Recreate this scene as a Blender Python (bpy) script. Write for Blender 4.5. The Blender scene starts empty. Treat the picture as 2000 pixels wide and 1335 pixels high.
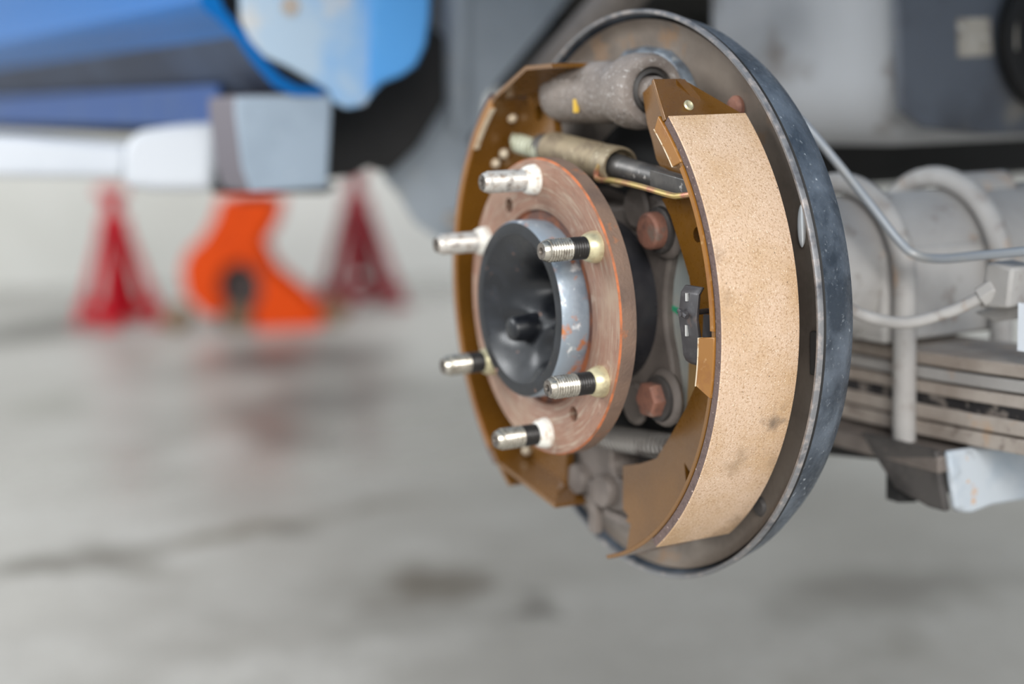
import bpy, bmesh, math, random
from mathutils import Vector, Matrix
random.seed(7)
sc = bpy.context.scene
COL = sc.collection
PI = math.pi
R_ = math.radians

# ------------------------------------------------------------------ camera
FPX = 3131.4                                   # focal length in pixels of a 2000 px wide frame
CAM = Vector((0.759536, -0.431220, 0.116746))  # metres; the wheel hub face is the origin, its axis is -Y
YAW, PITCH, ROLL = 1.073, 0.154, -0.030
vd = Vector((-math.sin(YAW) * math.cos(PITCH), math.cos(YAW) * math.cos(PITCH), -math.sin(PITCH)))
rd = vd.cross(Vector((0, 0, 1))).normalized()
ud = rd.cross(vd)
rd, ud = math.cos(ROLL) * rd + math.sin(ROLL) * ud, -math.sin(ROLL) * rd + math.cos(ROLL) * ud
cam = bpy.data.cameras.new('camera')
cam_o = bpy.data.objects.new('camera', cam)
COL.objects.link(cam_o)
cam.sensor_width = 36.0
cam.lens = FPX * 36.0 / 2000.0
cam.clip_start = 0.02
cam.clip_end = 200
cam_o.matrix_world = Matrix(((rd.x, ud.x, -vd.x, CAM.x), (rd.y, ud.y, -vd.y, CAM.y), (rd.z, ud.z, -vd.z, CAM.z), (0, 0, 0, 1)))
cam.dof.use_dof = True
cam.dof.focus_distance = 0.785
cam.dof.aperture_fstop = 3.0
cam.dof.aperture_blades = 9
sc.camera = cam_o

# ------------------------------------------------------------------ world, light, exposure
w = bpy.data.worlds.new('overcast_sky')
sc.world = w
w.use_nodes = True
bg = w.node_tree.nodes['Background']
bg.inputs[0].default_value = (0.90, 0.96, 1.0, 1)
bg.inputs[1].default_value = 1.05


def area(name, loc, target, sx, sy, power, col=(1, 1, 1)):
    l = bpy.data.lights.new(name, 'AREA')
    l.shape = 'RECTANGLE'
    l.size = sx
    l.size_y = sy
    l.energy = power
    l.color = col
    o = bpy.data.objects.new(name, l)
    COL.objects.link(o)
    o.location = loc
    o.rotation_euler = (Vector(target) - Vector(loc)).to_track_quat('-Z', 'Y').to_euler()
    return o


area('daylight_opening', (3.6, -1.2, 1.7), (0, 0, 0), 2.6, 1.8, 250, (1.0, 0.98, 0.95))
area('daylight_side', (-2.2, -3.4, 2.2), (-0.6, 0, 0.0), 2.4, 1.6, 125, (0.97, 0.99, 1.0))
sc.view_settings.view_transform = 'Standard'
sc.view_settings.look = 'None'
sc.view_settings.gamma = 1.0
sc.view_settings.use_curve_mapping = False
sc.view_settings.exposure = 0.0


# ------------------------------------------------------------------ helpers
def ray(px, py):
    return vd + rd * ((px - 1000) / FPX) - ud * ((py - 667.5) / FPX)


def on_x(px, py, x):
    d = ray(px, py)
    return CAM + d * ((x - CAM.x) / d.x)


def on_y(px, py, y):
    d = ray(px, py)
    return CAM + d * ((y - CAM.y) / d.y)


def on_z(px, py, z):
    d = ray(px, py)
    return CAM + d * ((z - CAM.z) / d.z)


def mm(*a):
    return Vector((a[0] * .001, a[1] * .001, a[2] * .001))


def lin(c):
    return tuple((v / 255 / 12.92 if v / 255 <= .04045 else ((v / 255 + .055) / 1.055) ** 2.4) for v in c) + (1,)


def M(name, col, rough=.5, metal=0.0, layers=(), bump=0.0, bscale=300, coat=0.0, polar=None, spots=(), spec=.5, rvar=0.0, coords='Object', stretch=None):
    """layers: (noise scale, low, high, colour, detail) mixed one over the other; polar: ring pattern round the hub axis"""
    m = bpy.data.materials.new(name)
    m.use_nodes = True
    nt = m.node_tree
    b = nt.nodes['Principled BSDF']
    b.inputs['Roughness'].default_value = rough
    b.inputs['Metallic'].default_value = metal
    b.inputs['Specular IOR Level'].default_value = spec
    b.inputs['Coat Weight'].default_value = coat
    b.inputs['Coat Roughness'].default_value = .15
    tc = nt.nodes.new('ShaderNodeTexCoord')
    vec = tc.outputs[coords]
    plain = vec
    if stretch:
        mp = nt.nodes.new('ShaderNodeMapping')
        mp.inputs['Scale'].default_value = stretch
        nt.links.new(vec, mp.inputs['Vector'])
        vec = mp.outputs[0]
    if polar:
        sx = nt.nodes.new('ShaderNodeSeparateXYZ')
        nt.links.new(vec, sx.inputs[0])
        def mt(op, a, bb=None):
            n = nt.nodes.new('ShaderNodeMath')
            n.operation = op
            for i, q in enumerate((a, bb)):
                if q is None:
                    continue
                if isinstance(q, (int, float)):
                    n.inputs[i].default_value = q
                else:
                    nt.links.new(q, n.inputs[i])
            return n.outputs[0]
        rr = mt('SQRT', mt('ADD', mt('MULTIPLY', sx.outputs[0], sx.outputs[0]), mt('MULTIPLY', sx.outputs[2], sx.outputs[2])))
        cx = nt.nodes.new('ShaderNodeCombineXYZ')
        nt.links.new(mt('MULTIPLY', rr, polar[0]), cx.inputs[0])
        nt.links.new(mt('MULTIPLY', sx.outputs[0], polar[1]), cx.inputs[1])
        nt.links.new(mt('MULTIPLY', sx.outputs[2], polar[1]), cx.inputs[2])
        vec = cx.outputs[0]
    cur = None
    for i, L in enumerate(layers):
        n = nt.nodes.new('ShaderNodeTexNoise')
        n.inputs['Scale'].default_value = L[0]
        n.inputs['Detail'].default_value = L[4] if len(L) > 4 else 4
        n.inputs['Roughness'].default_value = .6
        usep = len(L) > 5 and L[5]
        nt.links.new(plain if usep else vec, n.inputs['Vector'])
        mr = nt.nodes.new('ShaderNodeMapRange')
        mr.inputs[1].default_value = L[1]
        mr.inputs[2].default_value = L[2]
        nt.links.new(n.outputs[0], mr.inputs[0])
        mx = nt.nodes.new('ShaderNodeMix')
        mx.data_type = 'RGBA'
        nt.links.new(mr.outputs[0], mx.inputs[0])
        if cur is None:
            mx.inputs[6].default_value = lin(col)
        else:
            nt.links.new(cur, mx.inputs[6])
        mx.inputs[7].default_value = lin(L[3])
        cur = mx.outputs[2]
    for (cp, rad, scol, amt) in spots:                      # single stains of their own shape
        nz = nt.nodes.new('ShaderNodeTexNoise')
        nz.inputs['Scale'].default_value = 1.6 / rad
        nz.inputs['Detail'].default_value = 5
        nt.links.new(plain, nz.inputs['Vector'])
        ds = nt.nodes.new('ShaderNodeVectorMath')
        ds.operation = 'DISTANCE'
        ds.inputs[1].default_value = cp
        nt.links.new(plain, ds.inputs[0])
        ad = nt.nodes.new('ShaderNodeMath')
        ad.operation = 'MULTIPLY_ADD'
        ad.inputs[1].default_value = rad * 2.4
        nt.links.new(nz.outputs[0], ad.inputs[0])
        nt.links.new(ds.outputs['Value'], ad.inputs[2])
        mr = nt.nodes.new('ShaderNodeMapRange')
        mr.inputs[1].default_value = rad * 2.2
        mr.inputs[2].default_value = rad * 1.1
        mr.inputs[3].default_value = 0
        mr.inputs[4].default_value = amt
        nt.links.new(ad.outputs[0], mr.inputs[0])
        mx = nt.nodes.new('ShaderNodeMix')
        mx.data_type = 'RGBA'
        nt.links.new(mr.outputs[0], mx.inputs[0])
        nt.links.new(cur, mx.inputs[6])
        mx.inputs[7].default_value = lin(scol)
        cur = mx.outputs[2]
    if cur is None:
        b.inputs['Base Color'].default_value = lin(col)
    else:
        nt.links.new(cur, b.inputs['Base Color'])
    if bump or rvar:
        n = nt.nodes.new('ShaderNodeTexNoise')
        n.inputs['Scale'].default_value = bscale
        n.inputs['Detail'].default_value = 3
        nt.links.new(vec, n.inputs['Vector'])
        if bump:
            bp = nt.nodes.new('ShaderNodeBump')
            bp.inputs['Strength'].default_value = bump
            bp.inputs['Distance'].default_value = .001
            nt.links.new(n.outputs[0], bp.inputs['Height'])
            nt.links.new(bp.outputs[0], b.inputs['Normal'])
        if rvar:
            mr = nt.nodes.new('ShaderNodeMapRange')
            mr.inputs[1].default_value = .3
            mr.inputs[2].default_value = .7
            mr.inputs[3].default_value = max(.03, rough - rvar)
            mr.inputs[4].default_value = min(1, rough + rvar)
            nt.links.new(n.outputs[0], mr.inputs[0])
            nt.links.new(mr.outputs[0], b.inputs['Roughness'])
    return m


class MB:
    """collects verts and faces (world metres) and links them as ONE mesh object"""
    def __init__(s):
        s.v = []
        s.f = []
        s.mi = []

    def add(s, vs, fs, mi=0):
        o = len(s.v)
        s.v += [Vector(p) for p in vs]
        s.f += [tuple(i + o for i in f) for f in fs]
        s.mi += [mi] * len(fs)
        return s

    def box(s, a, b, mi=0):
        x0, y0, z0 = a
        x1, y1, z1 = b
        return s.add([(x0, y0, z0), (x1, y0, z0), (x1, y1, z0), (x0, y1, z0), (x0, y0, z1), (x1, y0, z1), (x1, y1, z1), (x0, y1, z1)],
                     [(0, 3, 2, 1), (4, 5, 6, 7), (0, 1, 5, 4), (1, 2, 6, 5), (2, 3, 7, 6), (3, 0, 4, 7)], mi)

    def prism(s, poly, d, mi=0, mi_cap=None):
        """poly: list of 3-D points in a plane, d: extrusion vector"""
        n = len(poly)
        d = Vector(d)
        vs = [Vector(p) for p in poly] + [Vector(p) + d for p in poly]
        o = len(s.v)
        s.v += vs
        c = mi if mi_cap is None else mi_cap
        s.f += [tuple(o + i for i in range(n)), tuple(o + n + i for i in reversed(range(n)))]
        s.mi += [c, c]
        for i in range(n):
            j = (i + 1) % n
            s.f.append((o + i, o + n + i, o + n + j, o + j))
            s.mi.append(mi)
        return s

    def rev(s, prof, p0, axis, n=48, mi=0, cap=True, close=False):
        """revolve (radius, distance along axis) profile round axis through p0"""
        a = Vector(axis).normalized()
        t = a.cross(Vector((0, 0, 1)))
        if t.length < 1e-4:
            t = Vector((1, 0, 0))
        t.normalize()
        b = a.cross(t)
        p0 = Vector(p0)
        o = len(s.v)
        for r, h in prof:
            for k in range(n):
                q = 2 * PI * k / n
                s.v.append(p0 + a * h + (t * math.cos(q) + b * math.sin(q)) * r)
        m = len(prof)
        mis = mi if isinstance(mi, (list, tuple)) else [mi] * m
        for i in range(m if close else m - 1):
            i2 = (i + 1) % m
            for k in range(n):
                k2 = (k + 1) % n
                s.f.append((o + i * n + k, o + i * n + k2, o + i2 * n + k2, o + i2 * n + k))
                s.mi.append(mis[i])
        if cap and not close:
            s.f.append(tuple(o + k for k in range(n)))
            s.mi.append(mis[0])
            s.f.append(tuple(o + (m - 1) * n + k for k in reversed(range(n))))
            s.mi.append(mis[-1])
        return s

    def cyl(s, p0, p1, r0, r1=None, n=24, mi=0, ch=0.0):
        r1 = r0 if r1 is None else r1
        p0, p1 = Vector(p0), Vector(p1)
        h = (p1 - p0).length
        prof = [(r0, 0), (r1, h)] if not ch else [(r0 - ch, 0), (r0, ch), (r1, h - ch), (r1 - ch, h)]
        return s.rev(prof, p0, p1 - p0, n, mi)

    def tube(s, pts, r, n=10, mi=0, closed=False, flat=None):
        pts = [Vector(p) for p in pts]
        o = len(s.v)
        L = len(pts)
        up = None
        for i, p in enumerate(pts):
            if closed:
                d = pts[(i + 1) % L] - pts[i - 1]
            else:
                d = pts[min(i + 1, L - 1)] - pts[max(i - 1, 0)]
            d.normalize()
            if up is None:
                up = d.orthogonal().normalized()
            up = (up - d * up.dot(d)).normalized()
            b = d.cross(up)
            rr = r[i] if isinstance(r, (list, tuple)) else r
            for k in range(n):
                q = 2 * PI * k / n
                s.v.append(p + (up * math.cos(q) + b * math.sin(q)) * rr)
        for i in range(L if closed else L - 1):
            j = (i + 1) % L
            for k in range(n):
                k2 = (k + 1) % n
                s.f.append((o + i * n + k, o + i * n + k2, o + j * n + k2, o + j * n + k))
                s.mi.append(mi)
        if not closed:
            s.f.append(tuple(o + k for k in range(n)))
            s.f.append(tuple(o + (L - 1) * n + k for k in reversed(range(n))))
            s.mi += [mi, mi]
        return s

    def coil(s, p0, p1, R, r, turns, per=14, n=7, mi=0):
        p0, p1 = Vector(p0), Vector(p1)
        a = (p1 - p0).normalized()
        t = a.orthogonal().normalized()
        b = a.cross(t)
        N = int(turns * per)
        return s.tube([p0.lerp(p1, i / N) + (t * math.cos(2 * PI * i / per) + b * math.sin(2 * PI * i / per)) * R for i in range(N + 1)], r, n, mi)

    def sphere(s, c, r, n=12, mi=0, sq=(1, 1, 1)):
        prof = [(max(1e-5, r * math.sin(PI * i / n)), -r * math.cos(PI * i / n)) for i in range(n + 1)]
        o = len(s.v)
        s.rev(prof, (0, 0, 0), (0, 1, 0), 2 * n, mi, cap=False)
        for i in range(o, len(s.v)):
            q = s.v[i]
            s.v[i] = Vector(c) + Vector((q.x * sq[0], q.y * sq[1], q.z * sq[2]))
        return s

    def build(s, name, mats, parent=None, bevel=0.0, seg=2, angle=35, label=None, wn=False):
        org = Vector(parent['_org']) if parent is not None and '_org' in parent else Vector((0, 0, 0))
        bm = bmesh.new()
        vs = [bm.verts.new(p - org) for p in s.v]
        for f, mi in zip(s.f, s.mi):
            try:
                fc = bm.faces.new([vs[i] for i in f])
                fc.material_index = mi
            except ValueError:
                pass
        bmesh.ops.remove_doubles(bm, verts=bm.verts, dist=1e-6)
        bmesh.ops.recalc_face_normals(bm, faces=bm.faces)
        me = bpy.data.meshes.new(name)
        bm.to_mesh(me)
        bm.free()
        for p in me.polygons:
            p.use_smooth = True
        me.set_sharp_from_angle(angle=R_(angle))
        for m in (mats if isinstance(mats, (list, tuple)) else [mats]):
            me.materials.append(m)
        o = bpy.data.objects.new(name, me)
        COL.objects.link(o)
        if parent is not None:
            o.parent = parent
            o['_org'] = tuple(org)
        if bevel:
            b = o.modifiers.new('bevel', 'BEVEL')
            b.width = bevel
            b.segments = seg
            b.limit_method = 'ANGLE'
            b.angle_limit = R_(30)
        if label:
            o['label'] = label
        return o


def thing(name, label, cat, loc=(0, 0, 0), group=None):
    o = bpy.data.objects.new(name, None)
    o.empty_display_size = .02
    COL.objects.link(o)
    o.location = loc
    o['label'] = label
    o['category'] = cat
    o['_org'] = tuple(loc)
    if group:
        o['group'] = group
    return o


def tag(o, label, cat, group=None):
    o['label'] = label
    o['category'] = cat
    if group:
        o['group'] = group
    return o


def cut(o, cutter_mb):
    """cut real holes: boolean baked into the mesh, cutter removed again"""
    c = cutter_mb.build('cutter', MAT['dark'], None)
    if o.parent is not None:
        c.location = -Vector(o['_org'])
        c.location = (0, 0, 0)
    md = o.modifiers.new('hole', 'BOOLEAN')
    md.object = c
    md.operation = 'DIFFERENCE'
    md.solver = 'EXACT'
    bpy.context.view_layer.update()
    dg = bpy.context.evaluated_depsgraph_get()
    me = bpy.data.meshes.new_from_object(o.evaluated_get(dg))
    o.modifiers.clear()
    old = o.data
    o.data = me
    for p in me.polygons:
        p.use_smooth = True
    me.set_sharp_from_angle(angle=R_(35))
    bpy.data.objects.remove(c)


def arc(R, a0, a1, n, cx=0.0, cz=0.0):
    return [(cx + R * math.cos(R_(a0 + (a1 - a0) * i / n)), cz + R * math.sin(R_(a0 + (a1 - a0) * i / n))) for i in range(n + 1)]


def smooth_path(pts, k=6):
    """Catmull-Rom through the points"""
    P = [Vector(p) for p in pts]
    P = [P[0] * 2 - P[1]] + P + [P[-1] * 2 - P[-2]]
    out = []
    for i in range(1, len(P) - 2):
        for j in range(k):
            t = j / k
            a, b, c, d = P[i - 1], P[i], P[i + 1], P[i + 2]
            out.append(.5 * ((2 * b) + (c - a) * t + (2 * a - 5 * b + 4 * c - d) * t * t + (3 * b - a - 3 * c + d) * t ** 3))
    out.append(P[-2])
    return out


def on_lining(px, py):
    """point of the right lining's worn face, in the brake shoe's own coordinates"""
    d = ray(px, py)
    ox, oz = CAM.x + .002, CAM.z
    A, B, C = d.x ** 2 + d.z ** 2, 2 * (ox * d.x + oz * d.z), ox ** 2 + oz ** 2 - .1475 ** 2
    t = (-B - math.sqrt(max(0, B * B - 4 * A * C))) / (2 * A)
    p = CAM + d * t
    return (p.x - .13, p.y - .04, p.z)


# ------------------------------------------------------------------ materials
MAT = {}
MAT['dark'] = M('black_centre_and_grime', (26, 25, 25), .7)
MAT['rust_face'] = M('rusty_turned_steel', (150, 116, 98), .5, .15, [(9, .38, .62, (132, 92, 74), 3), (9, .50, .64, (168, 148, 130), 4), (30, .55, .72, (108, 78, 66), 3), (60, .62, .76, (182, 162, 146), 3, True), (22, .54, .74, (160, 136, 116), 4, True), (34, .60, .74, (128, 84, 64), 4, True)], bump=.2, bscale=14, polar=(110, 5), rvar=.12)
MAT['rust_edge'] = M('rusty_flange_edge', (124, 102, 88), .6, .1, [(40, .45, .65, (106, 88, 78)), (70, .60, .72, (168, 104, 66))], bump=.3, bscale=600)
MAT['rust_orange'] = M('fresh_orange_rust', (176, 98, 56), .75, 0, [(90, .45, .62, (132, 84, 58))], bump=.3, bscale=700)
MAT['rust_dark'] = M('dark_rust_ring', (92, 62, 52), .7, 0, [(80, .45, .65, (150, 86, 50))], bump=.3, bscale=600)
MAT['spigot'] = M('grey_steel_spigot', (142, 152, 162), .42, .35, [(90, .56, .66, (188, 120, 76)), (140, .62, .7, (215, 218, 220)), (40, .5, .7, (105, 116, 128))], bump=.15, bscale=500)
MAT['hub_black'] = M('blue_black_paint', (17, 19, 24), .34, .1, [(60, .5, .75, (34, 37, 44)), (130, .66, .72, (140, 104, 86))], coat=.08, bump=.06, bscale=120, rvar=.1)
MAT['hub_rim'] = M('black_rim', (50, 50, 54), .5, .1, [(150, .6, .7, (90, 92, 98))])
MAT['thread'] = M('bare_steel_thread', (178, 172, 160), .3, .85, [(300, .5, .7, (120, 112, 102)), (120, .58, .7, (225, 222, 215))], rvar=.1, bscale=400)
MAT['thread_pale'] = M('chalky_steel_thread', (200, 196, 190), .45, .45, [(260, .5, .68, (150, 132, 118)), (200, .56, .7, (120, 112, 106))])
MAT['thread_black'] = M('black_thread', (36, 34, 33), .4, .4, [(300, .6, .75, (96, 92, 88))])
MAT['thread_valley'] = M('dark_thread_valley', (70, 65, 60), .6, .3)  # darker steel for the valleys between thread ridges
MAT['thread_end'] = M('grimy_thread_end', (112, 104, 96), .45, .5, [(300, .45, .65, (62, 58, 56))])
MAT['zinc'] = M('pale_zinc_collar', (205, 196, 160), .32, .55, [(160, .5, .7, (172, 158, 128))])
MAT['white_collar'] = M('white_lit_collar', (232, 230, 222), .55, .1, [(260, .52, .7, (178, 158, 138))], bump=.4, bscale=500)  # white paint with the collars' overexposed highlight put into the colour
MAT['ochre'] = M('ochre_varnish', (112, 74, 22), .30, .1, [(40, .4, .7, (104, 68, 20))], coat=.5, bump=.05, bscale=300, rvar=.06)
MAT['ochre_edge'] = M('ochre_scuffed', (142, 94, 32), .4, .1, [(200, .60, .74, (172, 134, 88)), (60, .5, .7, (124, 74, 26))], coat=.3)
MAT['pale_edge'] = M('pale_scraped_edge', (222, 208, 184), .5, .2, [(300, .55, .7, (170, 130, 80))])
MAT['lining'] = M('friction_lining', (204, 176, 151), .9, 0, [(30, .42, .66, (190, 158, 124), 5), (900, .50, .70, (166, 134, 102), 3), (1500, .62, .70, (236, 220, 198), 2), (700, .70, .74, (92, 78, 66), 2), (16, .62, .80, (150, 126, 102), 6)], bump=.45, bscale=1400, spec=.3, spots=((on_lining(1512, 822), .008, (98, 86, 76), .75), (on_lining(1440, 905), .010, (150, 126, 102), .6), (on_lining(1400, 500), .007, (146, 122, 100), .6), (on_lining(1440, 1010), .006, (156, 134, 112), .6), (on_lining(1420, 580), .006, (160, 134, 108), .5)))
MAT['lining_side'] = M('lining_edge', (98, 82, 78), .85, 0, [(300, .5, .7, (80, 66, 62)), (500, .66, .72, (190, 170, 160), 2)], bump=.5, bscale=700, spec=.3)
MAT['dish'] = M('dusty_brown_plate', (136, 124, 113), .5, .1, [(25, .42, .65, (112, 101, 92), 5), (40, .58, .75, (148, 116, 86))], bump=.1, bscale=200, rvar=.1)
MAT['lip'] = M('blue_black_lip', (56, 64, 74), .42, .1, [(32, .40, .64, (104, 113, 124), 6), (420, .60, .74, (136, 142, 148), 4), (260, .70, .76, (176, 182, 188), 2)], bump=.08, bscale=400, rvar=.1)
MAT['lip_edge'] = M('worn_lip_edge', (120, 120, 122), .45, .2, [(140, .5, .65, (160, 152, 148)), (60, .55, .7, (76, 78, 84))], bump=.15, bscale=500)
MAT['bluegrey'] = M('blue_grey_paint', (100, 110, 120), .4, .1, [(50, .45, .6, (66, 70, 76)), (90, .6, .7, (136, 138, 138))])
MAT['cast'] = M('dusty_cast_iron', (138, 128, 121), .62, .15, [(40, .42, .65, (112, 103, 97), 5), (420, .56, .70, (162, 157, 153), 3), (120, .62, .75, (96, 88, 82))], bump=.5, bscale=350)
MAT['cast_mid'] = M('brown_grey_cast_iron', (118, 109, 103), .62, .15, [(40, .42, .65, (98, 90, 85), 5)], bump=.35, bscale=350)
MAT['cast_dark'] = M('dark_cast_iron', (78, 74, 72), .55, .15, [(50, .45, .65, (60, 57, 56)), (140, .6, .75, (104, 96, 90))], bump=.35, bscale=350)
MAT['rubber'] = M('dark_rubber', (58, 55, 53), .6)
MAT['black_gloss'] = M('glossy_black_housing', (50, 50, 54), .24, .3, [(60, .45, .7, (62, 61, 63))], rvar=.08, bscale=80)
MAT['bolt_rust'] = M('rusty_bolt_head', (142, 98, 82), .65, .1, [(150, .45, .65, (112, 80, 70)), (80, .55, .7, (126, 112, 102))], bump=.3, bscale=500)
MAT['lever'] = M('greenish_grey_steel', (190, 198, 196), .5, .3, [(40, .42, .62, (206, 206, 198)), (70, .58, .72, (160, 174, 180))], bump=.08, bscale=300)
MAT['tan'] = M('tan_stain', (176, 140, 92), .6)
MAT['green_paint'] = M('green_paint_mark', (58, 176, 132), .5)
MAT['yellow_paint'] = M('yellow_paint_mark', (206, 168, 62), .5)
MAT['clip'] = M('dark_phosphate_steel', (72, 70, 72), .42, .4, [(120, .5, .7, (92, 90, 92)), (70, .6, .75, (110, 92, 84))])
MAT['sleeve'] = M('yellow_grey_sleeve', (150, 136, 112), .45, .4, [(90, .45, .65, (122, 108, 90)), (200, .6, .72, (188, 176, 150))])
MAT['rod'] = M('dark_adjuster_rod', (82, 80, 79), .42, .45, [(70, .5, .7, (104, 101, 98)), (200, .64, .72, (176, 172, 168))])
MAT['wire'] = M('brassy_zinc_wire', (196, 172, 112), .3, .6, [(50, .45, .6, (180, 124, 102))])
MAT['spring'] = M('spring_steel', (176, 172, 168), .28, .75, [(60, .5, .7, (140, 134, 130))])
MAT['spring_pale'] = M('verdigris_spring', (186, 188, 168), .55, .2, [(120, .45, .65, (150, 150, 128))])
MAT['dust_grey'] = M('grey_dusted_steel', (174, 171, 168), .75, .05, [(14, .42, .65, (156, 152, 149), 5), (60, .58, .75, (128, 118, 110)), (30, .62, .75, (186, 160, 138))], bump=.2, bscale=200)
MAT['dust_brown'] = M('brown_dusted_steel', (180, 170, 161), .75, .05, [(16, .42, .65, (150, 138, 128), 5), (70, .60, .74, (118, 106, 98)), (40, .64, .75, (186, 160, 136))], bump=.25, bscale=200)
MAT['dirt_black'] = M('caked_black_dirt', (36, 34, 36), .8, 0, [(120, .5, .62, (120, 112, 106), 2)], bump=.8, bscale=150)
MAT['pipe'] = M('grey_brake_pipe', (152, 157, 163), .45, .25, [(30, .5, .7, (170, 168, 164))])
MAT['galv'] = M('pale_blue_grey_steel', (186, 193, 200), .5, .15, [(18, .45, .62, (164, 176, 188)), (24, .58, .7, (120, 118, 118)), (90, .66, .72, (200, 160, 124))], bump=.15, bscale=150)
MAT['tank'] = M('dusty_grey_tank', (176, 177, 179), .6, .0, [(5, .45, .7, (158, 159, 162), 4), (12, .6, .75, (118, 108, 100))], bump=.05, bscale=80)
MAT['sticker'] = M('faded_label', (176, 168, 156), .6, 0, [(60, .45, .6, (140, 132, 122)), (120, .55, .65, (196, 190, 180))])
MAT['under'] = M('black_underseal', (22, 21, 21), .8, 0, [(6, .45, .7, (38, 36, 35))], bump=.2, bscale=60)
MAT['panel_grey'] = M('grey_inner_panel', (164, 172, 180), .55, .05, [(8, .42, .65, (146, 154, 162)), (20, .6, .75, (174, 172, 166))])
MAT['taupe'] = M('taupe_dusted_tube', (112, 104, 98), .6, .1, [(20, .45, .65, (90, 84, 80))])
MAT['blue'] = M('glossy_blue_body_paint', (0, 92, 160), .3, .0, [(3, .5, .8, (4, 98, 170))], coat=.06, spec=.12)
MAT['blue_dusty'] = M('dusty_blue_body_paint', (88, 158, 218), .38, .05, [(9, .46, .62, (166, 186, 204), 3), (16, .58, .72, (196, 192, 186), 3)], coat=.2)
MAT['block'] = M('grey_steel_block', (150, 164, 178), .55, .1, [(12, .45, .65, (138, 152, 166)), (60, .62, .75, (170, 180, 190))])
MAT['white_paint'] = M('white_lift_paint', (178, 182, 188), .5, 0, [(8, .5, .7, (168, 173, 180))])
MAT['red'] = M('red_stand_paint', (204, 16, 38), .5, 0, [(20, .5, .75, (170, 14, 32))], spec=.25)
MAT['dark_red'] = M('dark_red_stand_paint', (150, 22, 36), .45, 0, [(20, .5, .75, (120, 20, 30))])
MAT['orange'] = M('orange_jack_paint', (232, 76, 0), .5, 0, [(14, .5, .75, (196, 56, 0))], spec=.2)
MAT['wheel_tan'] = M('tan_castor', (138, 112, 84), .6)
MAT['wall'] = M('white_painted_wall', (214, 213, 208), .8, 0, [(.9, .4, .7, (198, 197, 190))])
MAT['drum'] = M('white_plastic', (232, 228, 220), .5)

# concrete floor: worn grey, wet in places, oil stains and dark patches with a shape of their own
def floor_material():
    m = M('worn_concrete_floor', (176, 173, 168), .45, 0, [(1.1, .40, .66, (150, 147, 142), 6), (3.5, .46, .70, (190, 188, 184), 6), (2.0, .58, .74, (120, 114, 104), 5), (60, .55, .75, (150, 147, 142), 3)], bump=.12, bscale=40)
    nt = m.node_tree
    b = nt.nodes['Principled BSDF']
    tc = nt.nodes.new('ShaderNodeTexCoord')
    nz = nt.nodes.new('ShaderNodeTexNoise')
    nz.inputs['Scale'].default_value = 5
    nz.inputs['Detail'].default_value = 4
    nt.links.new(tc.outputs['Object'], nz.inputs['Vector'])
    sub = nt.nodes.new('ShaderNodeVectorMath')
    sub.operation = 'SUBTRACT'
    sub.inputs[1].default_value = (.5, .5, .5)
    nt.links.new(nz.outputs[1], sub.inputs[0])
    sca = nt.nodes.new('ShaderNodeVectorMath')
    sca.operation = 'SCALE'
    sca.inputs['Scale'].default_value = .35
    nt.links.new(sub.outputs[0], sca.inputs[0])
    addv = nt.nodes.new('ShaderNodeVectorMath')
    nt.links.new(tc.outputs['Object'], addv.inputs[0])
    nt.links.new(sca.outputs[0], addv.inputs[1])
    cur = b.inputs['Base Color'].links[0].from_socket
    for (a, c, wd, col, amt) in STAINS_AND_PATCHES:
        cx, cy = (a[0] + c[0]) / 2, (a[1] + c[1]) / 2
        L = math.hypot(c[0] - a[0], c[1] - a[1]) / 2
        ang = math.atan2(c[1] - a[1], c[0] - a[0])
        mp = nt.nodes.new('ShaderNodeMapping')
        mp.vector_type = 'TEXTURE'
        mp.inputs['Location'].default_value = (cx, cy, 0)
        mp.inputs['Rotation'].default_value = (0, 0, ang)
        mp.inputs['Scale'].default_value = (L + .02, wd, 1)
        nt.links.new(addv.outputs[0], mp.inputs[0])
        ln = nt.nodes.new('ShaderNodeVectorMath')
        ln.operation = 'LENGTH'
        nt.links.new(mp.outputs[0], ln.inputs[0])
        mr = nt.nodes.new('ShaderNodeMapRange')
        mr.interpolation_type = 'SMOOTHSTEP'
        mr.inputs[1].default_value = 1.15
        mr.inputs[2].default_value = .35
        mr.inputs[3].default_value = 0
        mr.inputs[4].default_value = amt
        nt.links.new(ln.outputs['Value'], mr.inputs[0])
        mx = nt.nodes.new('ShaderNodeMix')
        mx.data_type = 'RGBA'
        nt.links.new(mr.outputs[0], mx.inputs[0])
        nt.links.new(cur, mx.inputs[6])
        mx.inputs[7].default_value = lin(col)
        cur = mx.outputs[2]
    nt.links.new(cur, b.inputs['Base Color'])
    n2 = nt.nodes.new('ShaderNodeTexNoise')
    n2.inputs['Scale'].default_value = .9
    n2.inputs['Detail'].default_value = 5
    nt.links.new(tc.outputs['Object'], n2.inputs['Vector'])
    mr = nt.nodes.new('ShaderNodeMapRange')
    mr.inputs[1].default_value = .38
    mr.inputs[2].default_value = .62
    mr.inputs[3].default_value = .24
    mr.inputs[4].default_value = .5
    nt.links.new(n2.outputs[0], mr.inputs[0])
    nt.links.new(mr.outputs[0], b.inputs['Roughness'])
    b.inputs['Specular IOR Level'].default_value = .35
    return m


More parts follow.
